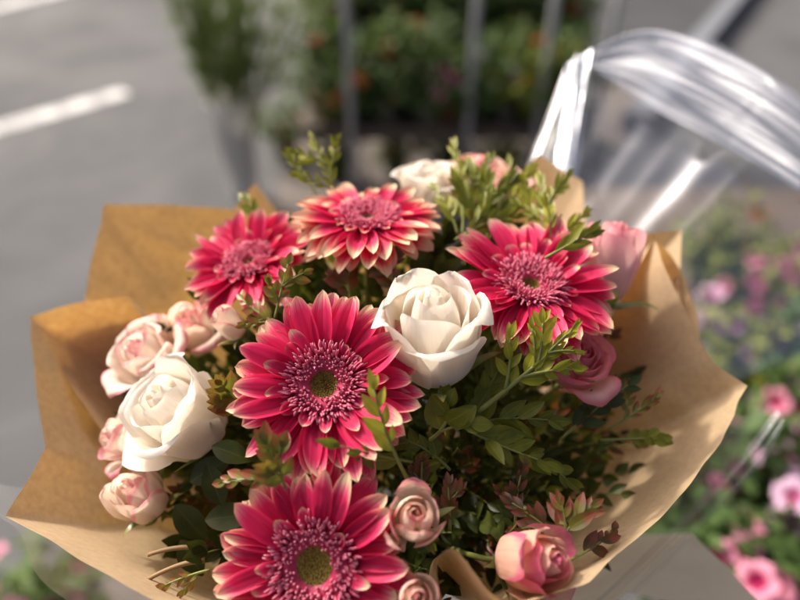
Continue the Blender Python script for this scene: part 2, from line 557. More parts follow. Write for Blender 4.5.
def rose(label, px, py, d, normal, R, H, seed, mat, n=18, op=.5, roll=0, group='roses and rosebuds in the bouquet', core=.35,
         reflex=2, sepals=True, tight=.16, point=.06, twist=2.39996, cat='rose', name='rose', custom=(), phi0=1.9):
    rnd = random.Random(seed)
    nn = cdir(*normal)
    base = at(px, py, d) - nn * H * .55
    root = thing(name, label, cat, base, nn, roll, group)
    for i in range(n):
        t = i / (n - 1)
        rb = R * (tight + (1 - tight) * t ** .85)
        th = i * twist + rnd.gauss(0, .15)
        o = max(0, (t - core) / (1 - core)) * op
        zt = H * (1.04 - .12 * t) - o * H * .18
        rt = rb * (.30 + .74 * t) + o * R * .55
        prof = [(.06 * R, 0), (rb * .78, .16 * H), (rb * 1.0, .42 * H), (rb * (.95 + .1 * t) + o * R * .08, .72 * H), (rt, zt)]
        if t > .3:
            ro = (.035 + .13 * o) * R * rnd.uniform(.7, 1.3)
            prof.append((rt + ro, zt - ro * .25))
            if o > .35:
                prof.append((rt + ro * 1.5, zt - ro * .9))
        phi = phi0 - .85 * t + rnd.gauss(0, .06)
        mb = rose_petal(th, prof, phi, R, .05, .0 + .35 * o, point * o, rnd, .012 + .03 * o, .015 + .30 * t ** 1.6)
        mb.build('petal', mat, root)
    for k in range(reflex):
        th = n * twist + k * 2.1 + rnd.gauss(0, .2)
        rb = R * 1.03
        prof = [(.06 * R, 0), (rb * .8, .13 * H), (rb * 1.03, .38 * H), (rb * 1.22, .60 * H), (rb * 1.55, .70 * H), (rb * 1.72, .64 * H), (rb * 1.74, .58 * H)]
        rose_petal(th, prof, .95, R, .04, .35, point, rnd, .05, .35).build('petal', mat, root)
    for (th, phi, zt, rt, ro, pt) in custom:
        rb = R * 1.03
        prof = [(.06 * R, 0), (rb * .8, .13 * H), (rb * 1.03, .38 * H), (rb * 1.08 + (rt - 1) * R * .3, zt * H * .75), (rt * R, zt * H), (rt * R + ro * R, zt * H - ro * R * .15), (rt * R + ro * 1.25 * R, zt * H - ro * R * .5)]
        rose_petal(th, prof, phi, R, .04, .35, pt, rnd, .03, .3).build('petal', mat, root)
    mb = MB(); mb.lathe([(.002, -.1 * H), (.2 * R, -.07 * H), (.3 * R, 0), (.22 * R, .06 * H)], 14)
    mb.build('hip', M_SEPAL, root)
    if sepals:
        for k in range(5):
            th = k * 1.2566 + rnd.gauss(0, .1)
            L = H * rnd.uniform(.65, .9)
            nv = 9; P = np.zeros((5, nv, 3))
            a = rnd.uniform(.5, 1.0); dr = rnd.uniform(-.02, .16)
            r_, z_ = .22 * R, 0.0
            for j in range(nv):
                v = j / (nv - 1)
                an = .1 + a * min(1, v * 2.2) - v * v * (1.6 * dr / .08) * .5
                if j:
                    r_ += math.cos(an) * L / nv; z_ += math.sin(an) * L / nv
                w = L * .15 * (1 - v) ** .8 * (0.55 + .45 * min(1, v * 4))
                for i in range(5):
                    u = i / 2 - 1
                    rr = r_ + .2 * w * u * u
                    P[i, j] = (rr * math.cos(th) - u * w * math.sin(th), rr * math.sin(th) + u * w * math.cos(th), z_)
            mb = MB(); mb.grid(P); mb.build('sepal', M_SEPAL, root)
    stem_to_bind(root, base - nn * .06 * H, max(.0016, R * .07), start_dir=nn, mid_drop=.05)
    return root

rose('tall creamy white rose in the middle, right of the open magenta gerbera', 434, 334, .352, (-.10, .82, .57), .0210, .060, 5, M_WHITE, 10, .30, 0,
     reflex=0, point=.08, core=.55, tight=.2, phi0=2.1,
     custom=[(1.0, 1.15, .98, 1.15, .10, .10), (2.35, 1.15, 1.04, 1.14, .08, .14), (-.25, 1.15, .88, 1.30, .16, .16), (-2.75, 1.2, .88, 1.28, .14, .18), (-1.35, 1.35, .70, 1.36, .17, .03)])
rose('wide open white rose at the left with a rolled lower petal', 179, 414, .375, (-.46, .62, .64), .0215, .053, 8, M_WHITE, 10, .35, 0,
     reflex=0, core=.5, point=.06, tight=.2, phi0=2.1, custom=[(1.5, 1.2, 1.0, 1.2, .1, .1), (.1, 1.25, .90, 1.22, .12, .05), (2.9, 1.1, .84, 1.5, .16, .12), (-1.2, 1.35, .74, 1.32, .16, .05), (-2.35, 1.0, .58, 1.75, .2, .22)])
rose('white rose half hidden behind the upturned back gerbera', 426, 186, .475, (-.1, .85, .5), .0180, .040, 12, M_WHITE, 15, .45, 1)
rose('cream rose with faint pink edges behind the upright green sprigs', 482, 186, .485, (.1, .85, .5), .024, .050, 13, M_CREAM, 15, .4, 2)
rose('large pale pink rose seen from its side next to the right paper fold', 611, 262, .425, (.12, .88, .46), .0195, .060, 14, M_PALEPINK, 9, .12, 2, reflex=0, point=.02)
rose('deep pink rosette rose below the right gerbera', 576, 362, .385, (.15, .60, .78), .0170, .032, 15, M_PINK, 20, .6, 1, reflex=1, core=.15, tight=.1)
rose('pale pink spray rose with spread petals above the left white rose', 146, 356, .415, (-.35, .62, .70), .0185, .037, 16, M_PALE, 12, .7, .8, reflex=3, point=.08, phi0=1.5, tight=.2)
rose('cream rose tucked under the small back gerbera against the paper', 193, 326, .432, (-.1, .7, .7), .0175, .036, 17, M_CREAM, 10, .3, .8, reflex=1, phi0=1.5, tight=.25)
rose('cream bud with a magenta patch peeping out from under the left white rose', 128, 440, .405, (-.7, .35, .62), .0145, .036, 18, M_PALE, 9, .25, .2, reflex=2, name='rosebud', cat='rosebud')
rose('round peach pink bud on the left paper under the white rose', 137, 496, .380, (-.22, .62, .75), .0165, .036, 19, M_PALE, 12, .28, .5, phi0=1.5, tight=.22, reflex=0, name='rosebud', cat='rosebud')
rose('small cream and pink bud with curling sepals right of the front gerbera', 415, 518, .312, (.0, .50, .86), .0150, .033, 20, M_CREAM, 13, .32, .3, reflex=0, name='rosebud', cat='rosebud', tight=.2, phi0=1.45)
rose('peach bud turned to the right inside the front paper rim', 534, 560, .318, (.62, .30, .72), .0165, .038, 21, M_PEACH, 15, .38, .5, phi0=1.55, tight=.2, core=.15, reflex=1, name='rosebud', cat='rosebud')
rose('green and cream bud at the very bottom beside the front gerbera', 416, 597, .302, (.1, .4, .9), .0095, .024, 22, M_CREAM, 9, .1, .5, reflex=0, name='rosebud', cat='rosebud')
rose('tiny pale bud just below the small back gerbera', 229, 322, .385, (-.5, .7, .5), .0085, .024, 24, M_CREAM, 8, .05, .5, reflex=0, name='rosebud', cat='rosebud')

# ------------------------------------------------------------------ foliage
def leaf(mb, p, dirv, nrm, L, W, fold=.25, droop=.3, r=rng, nu=5, nv=8, shape=.85):
    dirv = dirv.normalized()
    sd = dirv.cross(nrm)
    if sd.length < 1e-5:
        sd = dirv.orthogonal()
    sd.normalize(); up = sd.cross(dirv)
    P = np.zeros((nu, nv, 3))
    pos = p.copy(); ang = 0.0
    pet = L * .06
    for j in range(nv):
        v = j / (nv - 1)
        if j:
            ang = -droop * v
            pos = pos + (dirv * math.cos(ang) + up * math.sin(ang)) * (L / (nv - 1))
        w = W * max(.04, math.sin(math.pi * min(1, max(.0, v)) ** shape)) ** .85 if 0 < v < 1 else W * .06
        un = up * math.cos(ang) - dirv * math.sin(ang)
        for i in range(nu):
            u = i / (nu - 1) * 2 - 1
            q = pos + sd * (u * w) + un * (abs(u) ** 1.3 * w * fold)
            P[i, j] = q
    mb.grid(P)

def curve3(a, c, b, n):
    return [a * (1 - t) ** 2 + c * 2 * t * (1 - t) + b * t * t for t in [i / (n - 1) for i in range(n)]]

def sprig(label, p0, p1, mat, n=12, L=.02, W=.004, ang=.8, bend=.01, group=None, seed=0, branches=0, t0=.3, stem_r=.0009,
          stem_mat=None, to_bind=True, name='foliage_sprig', cat='foliage sprig', droop=.3, pairs=True, taper=.45, face=None):
    r = random.Random(seed)
    root = thing(name, label, cat, p0, None, 0, group)
    mid = (p0 + p1) / 2 + Vector((r.uniform(-1, 1), r.uniform(-1, 1), r.uniform(.2, 1))) * bend
    face = face or (CAM - p1).normalized()
    st = MB(); lf = MB()
    def shoot(a, c, b, n, L, W, rad, t0):
        pts = curve3(a, c, b, 12)
        st.tube(pts, [rad * (1 - .6 * i / 11) for i in range(12)], 6)
        for k in range(n):
            t = t0 + (1 - t0) * k / max(1, n - 1)
            f = t * 11; i = min(10, int(f)); q = f - i
            p = pts[i] * (1 - q) + pts[i + 1] * q
            tg = (pts[min(i + 1, 11)] - pts[i]).normalized()
            sv = tg.cross(face)
            if sv.length < .2:
                sv = tg.orthogonal()
            sv.normalize()
            up = sv.cross(tg)
            phi = k * 2.4 + r.gauss(0, .35)
            if pairs:
                phi = (0 if k % 2 else math.pi) + r.gauss(0, .5)
            out = sv * math.cos(phi) + up * math.sin(phi) * .8
            a_ = ang * (1 - .45 * t) * r.uniform(.7, 1.25)
            dv = tg * math.cos(a_) + out * math.sin(a_)
            sz = (1 - taper * t) * r.uniform(.6, 1.2)
            nv = (up + face * .8 + Vector((r.gauss(0, .3), r.gauss(0, .3), r.gauss(0, .3))))
            leaf(lf, p, dv, nv, L * sz, W * sz, r.uniform(.1, .45), r.uniform(-.1, droop * 2), r)
        tg = (pts[-1] - pts[-2]).normalized()
        leaf(lf, pts[-1], tg, face, L * (1 - taper) * 1.0, W * (1 - taper), .3, .2, r)
        return pts
    pts = shoot(p0, mid, p1, n, L, W, stem_r, t0)
    for b in range(branches):
        t = .35 + .55 * b / max(1, branches)
        i = int(t * 11)
        p = pts[i]
        tg = (pts[i + 1] - pts[i]).normalized()
        sv = tg.cross(face).normalized()
        sgn = 1 if b % 2 else -1
        dv = (tg * .8 + sv * sgn * r.uniform(.45, .8) + face * r.uniform(-.1, .35)).normalized()
        ln = (p1 - p0).length * r.uniform(.38, .6) * (1.1 - t * .5)
        e = p + dv * ln
        shoot(p, (p + e) / 2 + tg * ln * .12, e, max(4, int(n * .6)), L * .85, W * .85, stem_r * .7, .25)
    st.build('stem', stem_mat or M_STEM, root, world=True)
    lf.build('foliage', mat, root, world=True)
    return root

def dsurf(px, py):
    return .372 - (py - 350) * .00026 + 4.2e-7 * (px - 370) ** 2

G_UP = 'upright narrow-leaved green sprigs at the back of the bouquet'
# the individual sprigs the photograph shows
A = at
sprig('yellow-green sprig tip rising above the back gerbera, highest on the left', A(345, 215, .44), A(313, 140, .445), M_BRIGHT, 12, .017, .0027, .7, .006, G_UP, 101, 3, .35)
sprig('short olive twig leaning left of the tall sprig tip', A(325, 205, .443), A(292, 160, .45), M_MID, 7, .017, .0028, .6, .004, G_UP, 102, 0, .45)
sprig('three pointed green leaves over the small back gerbera', A(262, 228, .44), A(246, 200, .45), M_MID, 5, .020, .0045, .9, .003, G_UP, 103, 0, .4)
sprig('tall sprig with upright leaves, left of the cream back rose', A(462, 240, .42), A(455, 152, .445), M_BRIGHT, 14, .026, .0031, .5, .006, G_UP, 104, 0, .2)
sprig('bushy olive sprig standing before the cream back rose', A(475, 245, .42), A(488, 165, .44), M_MID, 14, .025, .0034, .55, .006, G_UP, 105, 3, .25)
sprig('sprig leaning right over the paper peak behind the right gerbera', A(480, 246, .42), A(528, 172, .45), M_BRIGHT, 14, .024, .0031, .55, .006, G_UP, 106, 2, .25)
sprig('low sprig lying along the top edge of the right gerbera', A(455, 240, .41), A(515, 216, .42), M_MID, 11, .025, .0034, .55, .005, G_UP, 107, 2, .2)
sprig('dark tipped sprig in front of the paper peak', A(560, 255, .405), A(540, 180, .43), M_MID, 12, .019, .0027, .5, .006, G_UP, 108, 2, .3)
sprig('feathery yellow-green sprig touching the pale pink rose', A(540, 260, .40), A(585, 213, .42), M_BRIGHT, 14, .018, .0024, .55, .008, G_UP, 109, 2, .3)
sprig('thick dark green shoot lying over the top petals of the right gerbera', A(545, 258, .378), A(592, 232, .385), M_MID, 9, .022, .0028, .45, .006, G_UP, 110, 0, .15)
sprig('bright leafy sprig with a thick stem under the right gerbera', A(478, 412, .345), A(566, 338, .352), M_BRIGHT, 10, .020, .0042, .7, .004, 'broad-leaved green sprigs in the middle', 111, 3, .35, stem_r=.0016, stem_mat=None, to_bind=False)
sprig('fresh yellow shoot with tight leaflets at the edge of the pink rosette', A(520, 385, .35), A(572, 330, .345), M_BRIGHT, 11, .014, .0022, .45, .004, 'broad-leaved green sprigs in the middle', 112, 2, .4, stem_r=.0013)
sprig('second tall upright sprig just right of the tallest one', A(470, 238, .425), A(470, 168, .45), M_BRIGHT, 13, .024, .0029, .5, .005, G_UP, 151, 0, .2)
sprig('sprig leaning right in the middle of the upright group', A(490, 240, .425), A(508, 165, .455), M_MID, 13, .024, .0030, .5, .005, G_UP, 152, 1, .2)
sprig('small sprig leaning left over the white back rose', A(458, 235, .42), A(436, 190, .435), M_MID, 9, .018, .0027, .6, .004, G_UP, 153, 0, .3)
sprig('sprig curving right along the paper peak', A(520, 240, .42), A(560, 190, .44), M_BRIGHT, 12, .02, .0026, .55, .006, G_UP, 154, 1, .25)
for _i, (_x, _y, _d) in enumerate([(445, 245, .435), (455, 262, .425), (432, 255, .43), (470, 255, .43), (420, 268, .42), (300, 240, .45), (500, 235, .455), (330, 290, .41), (440, 275, .41)]):
    _t = A(_x, _y, _d)
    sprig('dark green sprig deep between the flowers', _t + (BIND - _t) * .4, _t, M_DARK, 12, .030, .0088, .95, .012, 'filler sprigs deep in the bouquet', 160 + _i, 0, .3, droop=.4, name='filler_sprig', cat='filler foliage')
G_B = 'broad-leaved green sprigs in the middle'
sprig('row of oval green leaves pointing right below the bright sprig', A(455, 430, .355), A(548, 420, .352), M_MID, 10, .025, .0052, .85, .006, G_B, 113, 0, .15)
sprig('lower row of oval leaves with lit upper faces', A(468, 430, .35), A(545, 462, .347), M_MID, 9, .025, .0050, .8, .006, G_B, 114, 0, .15)
sprig('pair of round leaves on a curved stalk below the middle white rose', A(430, 440, .345), A(447, 398, .345), M_MID, 5, .019, .0064, 1.1, .01, G_B, 115, 0, .3, stem_r=.0012)
sprig('large pale oval leaf beside the curved stalk', A(440, 432, .342), A(470, 424, .34), M_MID, 3, .024, .0075, .4, .004, G_B, 116, 0, .3)
sprig('leafy twig lying over the lower right petals of the open gerbera', A(408, 480, .324), A(374, 390, .308), M_BRIGHT, 8, .020, .0040, .7, .006, G_B, 117, 0, .35, stem_r=.0012)
sprig('long olive leaves crossing between the two big gerberas', A(412, 462, .340), A(340, 446, .304), M_MID, 4, .025, .0046, .35, .003, G_B, 118, 0, .2)
sprig('olive leafy shoot in the shade right of the middle white rose', A(470, 420, .37), A(510, 345, .368), M_MID, 10, .023, .0052, .8, .006, G_B, 141, 0, .2)
sprig('shaded oval leaves between the curved stalk and the front gerbera', A(450, 470, .35), A(405, 440, .345), M_MID, 8, .021, .0055, .9, .006, G_B, 142, 0, .2)
sprig('lowest row of narrow olive leaves pointing down right', A(500, 445, .352), A(565, 478, .355), M_MID, 9, .021, .0042, .7, .006, G_B, 143, 0, .15)
sprig('dark shoot with long leaves in front of the right paper wall', A(560, 440, .375), A(628, 385, .385), M_DARK, 11, .024, .0050, .8, .006, G_B, 144, 0, .2)
G_R = 'young red and yellow tipped sprigs'
sprig('yellow-red leaf cluster between the two big gerberas', A(285, 488, .318), A(266, 446, .306), M_RED, 8, .019, .0050, .9, .004, G_R, 119, 2, .2)
sprig('orange-brown leaves pointing left above the front gerbera', A(285, 474, .316), A(226, 482, .320), M_RED, 7, .018, .0042, .6, .004, G_R, 120, 0, .3)
sprig('olive and red leaves between the left white rose and the open gerbera', A(245, 410, .36), A(222, 385, .345), M_RED, 7, .017, .0050, .9, .004, G_R, 121, 1, .2)
sprig('yellow-brown leaf cluster in front of the small back gerbera', A(275, 318, .365), A(288, 264, .368), M_RED, 8, .014, .0038, .9, .004, G_R, 122, 2, .25)
sprig('rusty leaves left of the open gerbera tip', A(290, 330, .37), A(243, 300, .38), M_RED, 8, .014, .0036, .9, .004, G_R, 123, 1, .25)
sprig('yellow and red leaf tip in front of the right paper wall', A(608, 430, .385), A(655, 398, .385), M_RED, 9, .014, .0026, .6, .004, G_R, 124, 1, .3)
sprig('green leaf tip hanging before the right paper wall', A(600, 440, .385), A(660, 438, .385), M_MID, 8, .018, .0046, .7, .004, G_R, 125, 0, .4)
sprig('orange and red leaves above the peach bud', A(560, 540, .33), A(512, 503, .335), M_RUST, 8, .014, .0034, .8, .004, G_R, 126, 1, .25)
sprig('red leaf fan right of the peach bud', A(560, 545, .325), A(590, 508, .33), M_RED, 8, .018, .0038, .8, .004, G_R, 127, 1, .25)
sprig('dark red leaves lying on the front paper rim', A(570, 560, .32), A(612, 530, .34), M_RUST, 7, .018, .0036, .6, .004, G_R, 128, 0, .25)
sprig('rust coloured twig between the pink bud and the oval leaves', A(420, 495, .345), A(422, 462, .34), M_RUST, 8, .011, .0026, .9, .004, G_R, 129, 1, .2)
sprig('brown-red twig right of the small cream bud', A(450, 530, .335), A(448, 485, .335), M_RUST, 8, .013, .003, .8, .004, G_R, 130, 2, .2)
sprig('reddish leaf pair standing in the dark gap above the peach bud', A(515, 530, .345), A(522, 470, .345), M_RUST, 7, .015, .003, .6, .004, G_R, 131, 1, .2)
sprig('brown leaves below the right gerbera, left of the pink rosette', A(530, 370, .375), A(520, 330, .365), M_RED, 6, .016, .0042, .7, .004, G_R, 132, 0, .3)
sprig('olive leaves in the dark gap right of the back gerbera', A(395, 290, .40), A(385, 258, .395), M_RUST, 8, .015, .0036, .9, .004, G_R, 133, 2, .1)
sprig('brown-green leaves under the back gerbera', A(350, 300, .39), A(345, 262, .40), M_RUST, 8, .015, .004, .9, .004, G_R, 134, 2, .1)
sprig('dry yellow twig with small leaves at the lower left', A(210, 570, .34), A(165, 585, .335), M_RED, 6, .011, .0024, .7, .003, G_R, 135, 1, .3)

# broken dry stems lying in the lower left of the wrap
for k, (a, b, lab) in enumerate([((205, 548, .36), (148, 555, .355), 'cut brown stem end pointing left below the round peach bud'),
                                 ((205, 560, .35), (147, 580, .345), 'thin dry stem lying low on the left paper')]):
    pts = curve3(A(*a), (A(*a) + A(*b)) / 2 + UV_ * .004, A(*b), 10)
    mb = MB(); mb.tube(pts, [.0016 - .00005 * i for i in range(10)], 8)
    tag(mb.build('dry_stem', M_DRY), lab, 'stem', 'dry stems at the lower left')

# dark filling foliage: each sprig its own thing
k = 0
FILL = []
r = random.Random(99)
while len(FILL) < 150:
    px, py = r.uniform(95, 690), r.uniform(215, 640)
    cx, cy = 380, 410
    ex = ((px - cx) / 265) ** 2 + ((py - cy) / 205) ** 2
    if ex > 1:
        continue
    if any((px - a) ** 2 + (py - b) ** 2 < 20 ** 2 for a, b, *_ in FILL):
        if r.random() < .8:
            continue
    FILL.append((px, py, dsurf(px, py) + .022 + .035 * ex * r.random() + r.uniform(0, .03)))
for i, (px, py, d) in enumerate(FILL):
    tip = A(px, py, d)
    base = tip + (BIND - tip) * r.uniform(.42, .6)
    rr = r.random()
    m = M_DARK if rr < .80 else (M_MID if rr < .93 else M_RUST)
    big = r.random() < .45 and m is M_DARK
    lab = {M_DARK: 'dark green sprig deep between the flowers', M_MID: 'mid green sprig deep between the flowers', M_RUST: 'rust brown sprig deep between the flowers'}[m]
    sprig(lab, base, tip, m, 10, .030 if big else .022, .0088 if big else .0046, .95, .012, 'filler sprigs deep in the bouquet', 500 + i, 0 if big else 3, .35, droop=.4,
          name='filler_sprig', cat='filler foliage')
# rose leaves, dark and broad
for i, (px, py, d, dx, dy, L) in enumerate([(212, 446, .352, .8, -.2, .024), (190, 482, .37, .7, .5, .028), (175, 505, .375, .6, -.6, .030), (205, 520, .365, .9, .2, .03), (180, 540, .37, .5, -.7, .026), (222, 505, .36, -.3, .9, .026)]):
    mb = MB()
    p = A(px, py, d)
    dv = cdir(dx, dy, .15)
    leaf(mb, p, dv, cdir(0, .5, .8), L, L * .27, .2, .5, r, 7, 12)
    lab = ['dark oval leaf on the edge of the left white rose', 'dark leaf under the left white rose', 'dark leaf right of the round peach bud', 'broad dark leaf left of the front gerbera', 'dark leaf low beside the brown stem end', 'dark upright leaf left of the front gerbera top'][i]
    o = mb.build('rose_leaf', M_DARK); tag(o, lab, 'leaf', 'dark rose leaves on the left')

# ------------------------------------------------------------------ kraft paper
def rim_curve(segs, step=.004):
    out = []
    for s in segs:
        P = crom([tuple(at(*q)) for q in s], 10) if len(s) > 2 else np.array([at(*s[0]), at(*s[1])])
        L = np.linalg.norm(np.diff(P, axis=0), axis=1).sum()
        P = resample(P, max(4, int(L / step)))
        if out:
            P = P[1:]
        out.extend(P)
    return np.array(out)

def sheet(name, root, segs, mat, bulge=.03, rows=50, amp=.0012, seed=0, ring=.03, flare=.0, crease=0.0, vmin=0.0, label=None):
    rim = rim_curve(segs)
    B = np.array(BIND); ax = np.array(AXIS)
    n = len(rim)
    P = np.zeros((n, rows, 3))
    rc = random.Random(seed * 31 + 5)
    wid = float(np.linalg.norm(np.diff(rim, axis=0), axis=1).sum())
    lines = [] if mat in (M_FILM, M_FOLD, M_HAZE, M_SOFT) else [(rc.uniform(0, 1) * wid, rc.uniform(.15, .32), rc.uniform(0, math.pi), rc.choice((-1, 1)) * rc.uniform(.0015, .0045), rc.uniform(.008, .022)) for _ in range(int(3 + wid * 22))]
    for i, p in enumerate(rim):
        rel = p - B
        rad = rel - ax * rel.dot(ax)
        rl = np.linalg.norm(rad); ru = rad / rl
        b = B + ru * ring
        for j in range(rows):
            t = vmin + (1 - vmin) * j / (rows - 1)
            q = b + (p - b) * t
            q = q + ru * bulge * math.sin(math.pi * t) * (1 - .3 * t) + ru * flare * t ** 4
            nz = noise.noise(Vector((q[0] * 14 + seed * 7, q[1] * 14, q[2] * 14))) * 4 + noise.noise(Vector((q[0] * 45 + seed, q[1] * 45, q[2] * 45)))
            cr = noise.noise(Vector((i * .13 + seed * 3.3, t * 1.5, seed))) * crease
            for (lx, lz, la, lh, lw) in lines:
                dd = ((i / n * wid) - lx) * math.cos(la) + (t * .33 - lz) * math.sin(la)
                al = -((i / n * wid) - lx) * math.sin(la) + (t * .33 - lz) * math.cos(la)
                if abs(dd) < lw and abs(al) < .09:
                    cr += lh * (1 - abs(dd) / lw) * (1 - (al / .09) ** 2)
            q = q + ru * (nz * amp + cr) * min(1, t * 2)
            P[i, j] = q
    mb = MB(); mb.grid(P)
    o = mb.build(name, mat, root, world=True)
    if label:
        o['label'] = label
    return o

wrap = thing('kraft_wrap', 'brown kraft paper cone wrapped round the bouquet', 'wrapping paper', BIND)
sheet('rear_flap', wrap, [[(60, 380, .47), (83, 300, .475)], [(83, 300, .475), (92, 255, .487), (108, 205, .50)], [(108, 205, .50), (180, 207, .515), (250, 210, .53)], [(250, 210, .53), (330, 215, .54), (420, 215, .55)]], M_KRAFT, .012, seed=1, amp=.0008, label='orange backlit rear paper flap')
sheet('rear_flap', wrap, [[(225, 225, .545), (255, 184, .55)], [(255, 184, .55), (272, 205, .555), (300, 240, .56)]], M_KRAFT, .010, seed=2, label='small pointed paper corner at the back')
sheet('side_fold', wrap, [[(160, 345, .452), (128, 297, .462)], [(128, 297, .462), (75, 303, .452), (28, 316, .44)], [(28, 316, .44), (29, 345, .43), (37, 400, .412), (49, 447, .395)],
                          [(49, 447, .395), (30, 480, .375), (8, 515, .352)], [(8, 515, .352), (80, 560, .325), (150, 601, .303), (240, 650, .28), (340, 690, .26)]], M_KRAFT, .026, seed=3, amp=.0010, label='shaded left paper wall with a pale front corner')
sheet('rear_flap', wrap, [[(165, 335, .464), (128, 306, .474), (80, 311, .464), (36, 324, .452)], [(36, 324, .452), (70, 385, .436), (118, 455, .424)]], M_KRAFT, .034, seed=9, amp=.0008, ring=.036, label='second paper layer behind the left wall')
sheet('rear_flap', wrap, [[(485, 240, .53), (512, 190, .535), (537, 155, .53)], [(537, 155, .53), (560, 169, .525), (582, 182, .515)], [(582, 182, .515), (588, 240, .50)]], M_KRAFT, .008, seed=4, label='folded paper peak behind the right gerbera')
sheet('side_fold', wrap, [[(590, 250, .49), (612, 240, .487), (640, 235, .48), (681, 230, .47)], [(681, 230, .47), (682, 265, .462), (681, 310, .45)]], M_KRAFT, .02, seed=5, label='paper panel behind the right fold')
sheet('side_fold', wrap, [[(606, 330, .435), (630, 283, .445), (655, 239, .452)], [(655, 239, .452), (660, 262, .440), (672, 290, .43), (690, 325, .42), (712, 360, .41), (748, 386, .40)],
                          [(748, 386, .40), (728, 430, .382), (700, 470, .362), (672, 508, .345), (640, 538, .328), (600, 571, .31), (560, 594, .297), (525, 605, .290), (495, 596, .290), (472, 568, .294), (456, 548, .298),
                           (445, 545, .302), (437, 556, .306), (437, 580, .306), (448, 610, .302), (480, 650, .290)]], M_KRAFT, .020, seed=6, amp=.0010, label='right paper wall with a long curved rim')
sheet('side_fold', wrap, [[(655, 239, .4525), (672, 258, .458), (684, 282, .456), (692, 305, .448), (698, 330, .432), (700, 352, .422)]], M_KRAFT, .03, seed=7, vmin=.55, label='rolled back corner of the right paper')
sheet('outer_flap', wrap, [[(560, 640, .44), (640, 580, .455), (690, 533, .465)], [(690, 533, .465), (730, 572, .445), (790, 630, .42)]], M_PALEPAPER, .03, seed=8, label='pale outer paper corner at the lower right')
mb = MB(); mb.lathe([(.0315, -.012), (.033, -.010), (.033, .010), (.0315, .012)], 28)
def taped():
    M = Matrix.Translation(BIND) @ frame(AXIS).to_4x4()
    v = np.concatenate(mb.v); Mn = np.array(M)
    mb.v = [v @ Mn[:3, :3].T + Mn[:3, 3]]
taped()
mb.build('tie', M_DRY, wrap, world=True)

# ------------------------------------------------------------------ clear film
film = thing('clear_film_wrap', 'crinkled clear plastic film round the kraft paper, glaring at the upper right', 'plastic film', BIND + AXIS * .001)
sheet('film_sheet', film, [[(585, 330, .53), (553, 195, .565), (567, 62, .60)], [(567, 62, .60), (610, 38, .60), (660, 29, .585), (705, 37, .565), (750, 66, .54), (805, 106, .51)],
                           [(805, 106, .51), (870, 170, .50), (930, 300, .52)]], M_HAZE, .03, seed=11, amp=.0014, crease=.005)
def ribbon(name, root, top, bot, mat, amp, seed, n=90, rows=48):
    a = resample(crom([tuple(at(*q)) for q in top], 10), n)
    b = resample(crom([tuple(at(*q)) for q in bot], 10), n)
    P = np.zeros((n, rows, 3))
    for i in range(n):
        dd = b[i] - a[i]
        nn = np.cross(a[min(i + 1, n - 1)] - a[max(i - 1, 0)], dd); nn /= np.linalg.norm(nn) + 1e-9
        for j in range(rows):
            t = j / (rows - 1)
            off = math.sin(math.pi * t) * .0035 + noise.noise(Vector((i * .02, t * 5 + seed, seed * 1.7))) * amp
            off += (.35 - abs(noise.noise(Vector((i * .009, t * 9 + seed, seed))))) * amp * .7 + (.3 - abs(noise.noise(Vector((i * .016 + t * .8, t * 22 + seed, seed))))) * amp * .28
            P[i, j] = a[i] + dd * t + nn * off
    mb = MB(); mb.grid(P.transpose(1, 0, 2))
    return mb.build(name, mat, root, world=True)
ribbon('film_fold', film, [(590, 52, .60), (630, 29, .592), (672, 28, .575), (740, 60, .54), (816, 112, .50)], [(588, 64, .572), (640, 97, .545), (690, 127, .52), (740, 158, .495), (800, 194, .462)], M_FOLD, .008, 3)
ribbon('film_fold', film, [(567, 62, .595), (562, 110, .585), (553, 182, .56)], [(594, 52, .59), (586, 110, .58), (577, 184, .556)], M_FOLD, .007, 5, 60, 40)
ribbon('film_fold', film, [(775, 408, .44), (740, 450, .435), (690, 505, .425), (620, 575, .41), (560, 630, .40)], [(782, 425, .44), (755, 470, .432), (700, 530, .42), (640, 590, .41), (590, 640, .40)], M_SOFT, .006, 7)
sheet('film_sheet', film, [[(-30, 480, .40), (20, 540, .37), (60, 590, .345), (130, 640, .32), (240, 680, .29)]], M_SOFT, .035, seed=13, amp=.002, crease=.008)
sheet('film_sheet', film, [[(772, 405, .45), (740, 455, .43), (690, 520, .41), (600, 600, .37), (520, 650, .34)]], M_SOFT, .035, seed=14, amp=.001, crease=.002)

# ------------------------------------------------------------------ background: ground
M_ROAD = mat_asphalt('asphalt', (.060, .061, .063), (.100, .101, .103), (.150, .150, .150))
M_PAVE = mat_asphalt('pavement_tarmac', (.11, .095, .085), (.15, .13, .118), (.19, .165, .15))
M_GROUND_DARK = mat_asphalt('dark_ground', (.04, .042, .045), (.055, .057, .06), (.07, .072, .075))
_t = NT('road_paint'); _c = _t.n('ShaderNodeTexCoord').outputs['Object']
_w = _t.ramp(_t.math('ADD', _t.math('MULTIPLY', _t.noise(_c, 60, 5, .7), .6), _t.math('MULTIPLY', _t.noise(_c, 7, 3), .4)), [(.40, (0, 0, 0)), (.56, (1, 1, 1))])
_p = _t.n('ShaderNodeBsdfPrincipled', I_Roughness=.8)
_t.l(_t.mix(_w, (.16, .16, .16), (.70, .70, .68)), _p.inputs['Base Color']); _t.l(_p.outputs[0], _t.out.inputs[0]); M_LINE = _t.m
M_KERB = mat_plain('kerb_stone', (.17, .18, .20), .8, 0, .2, 20, .15)

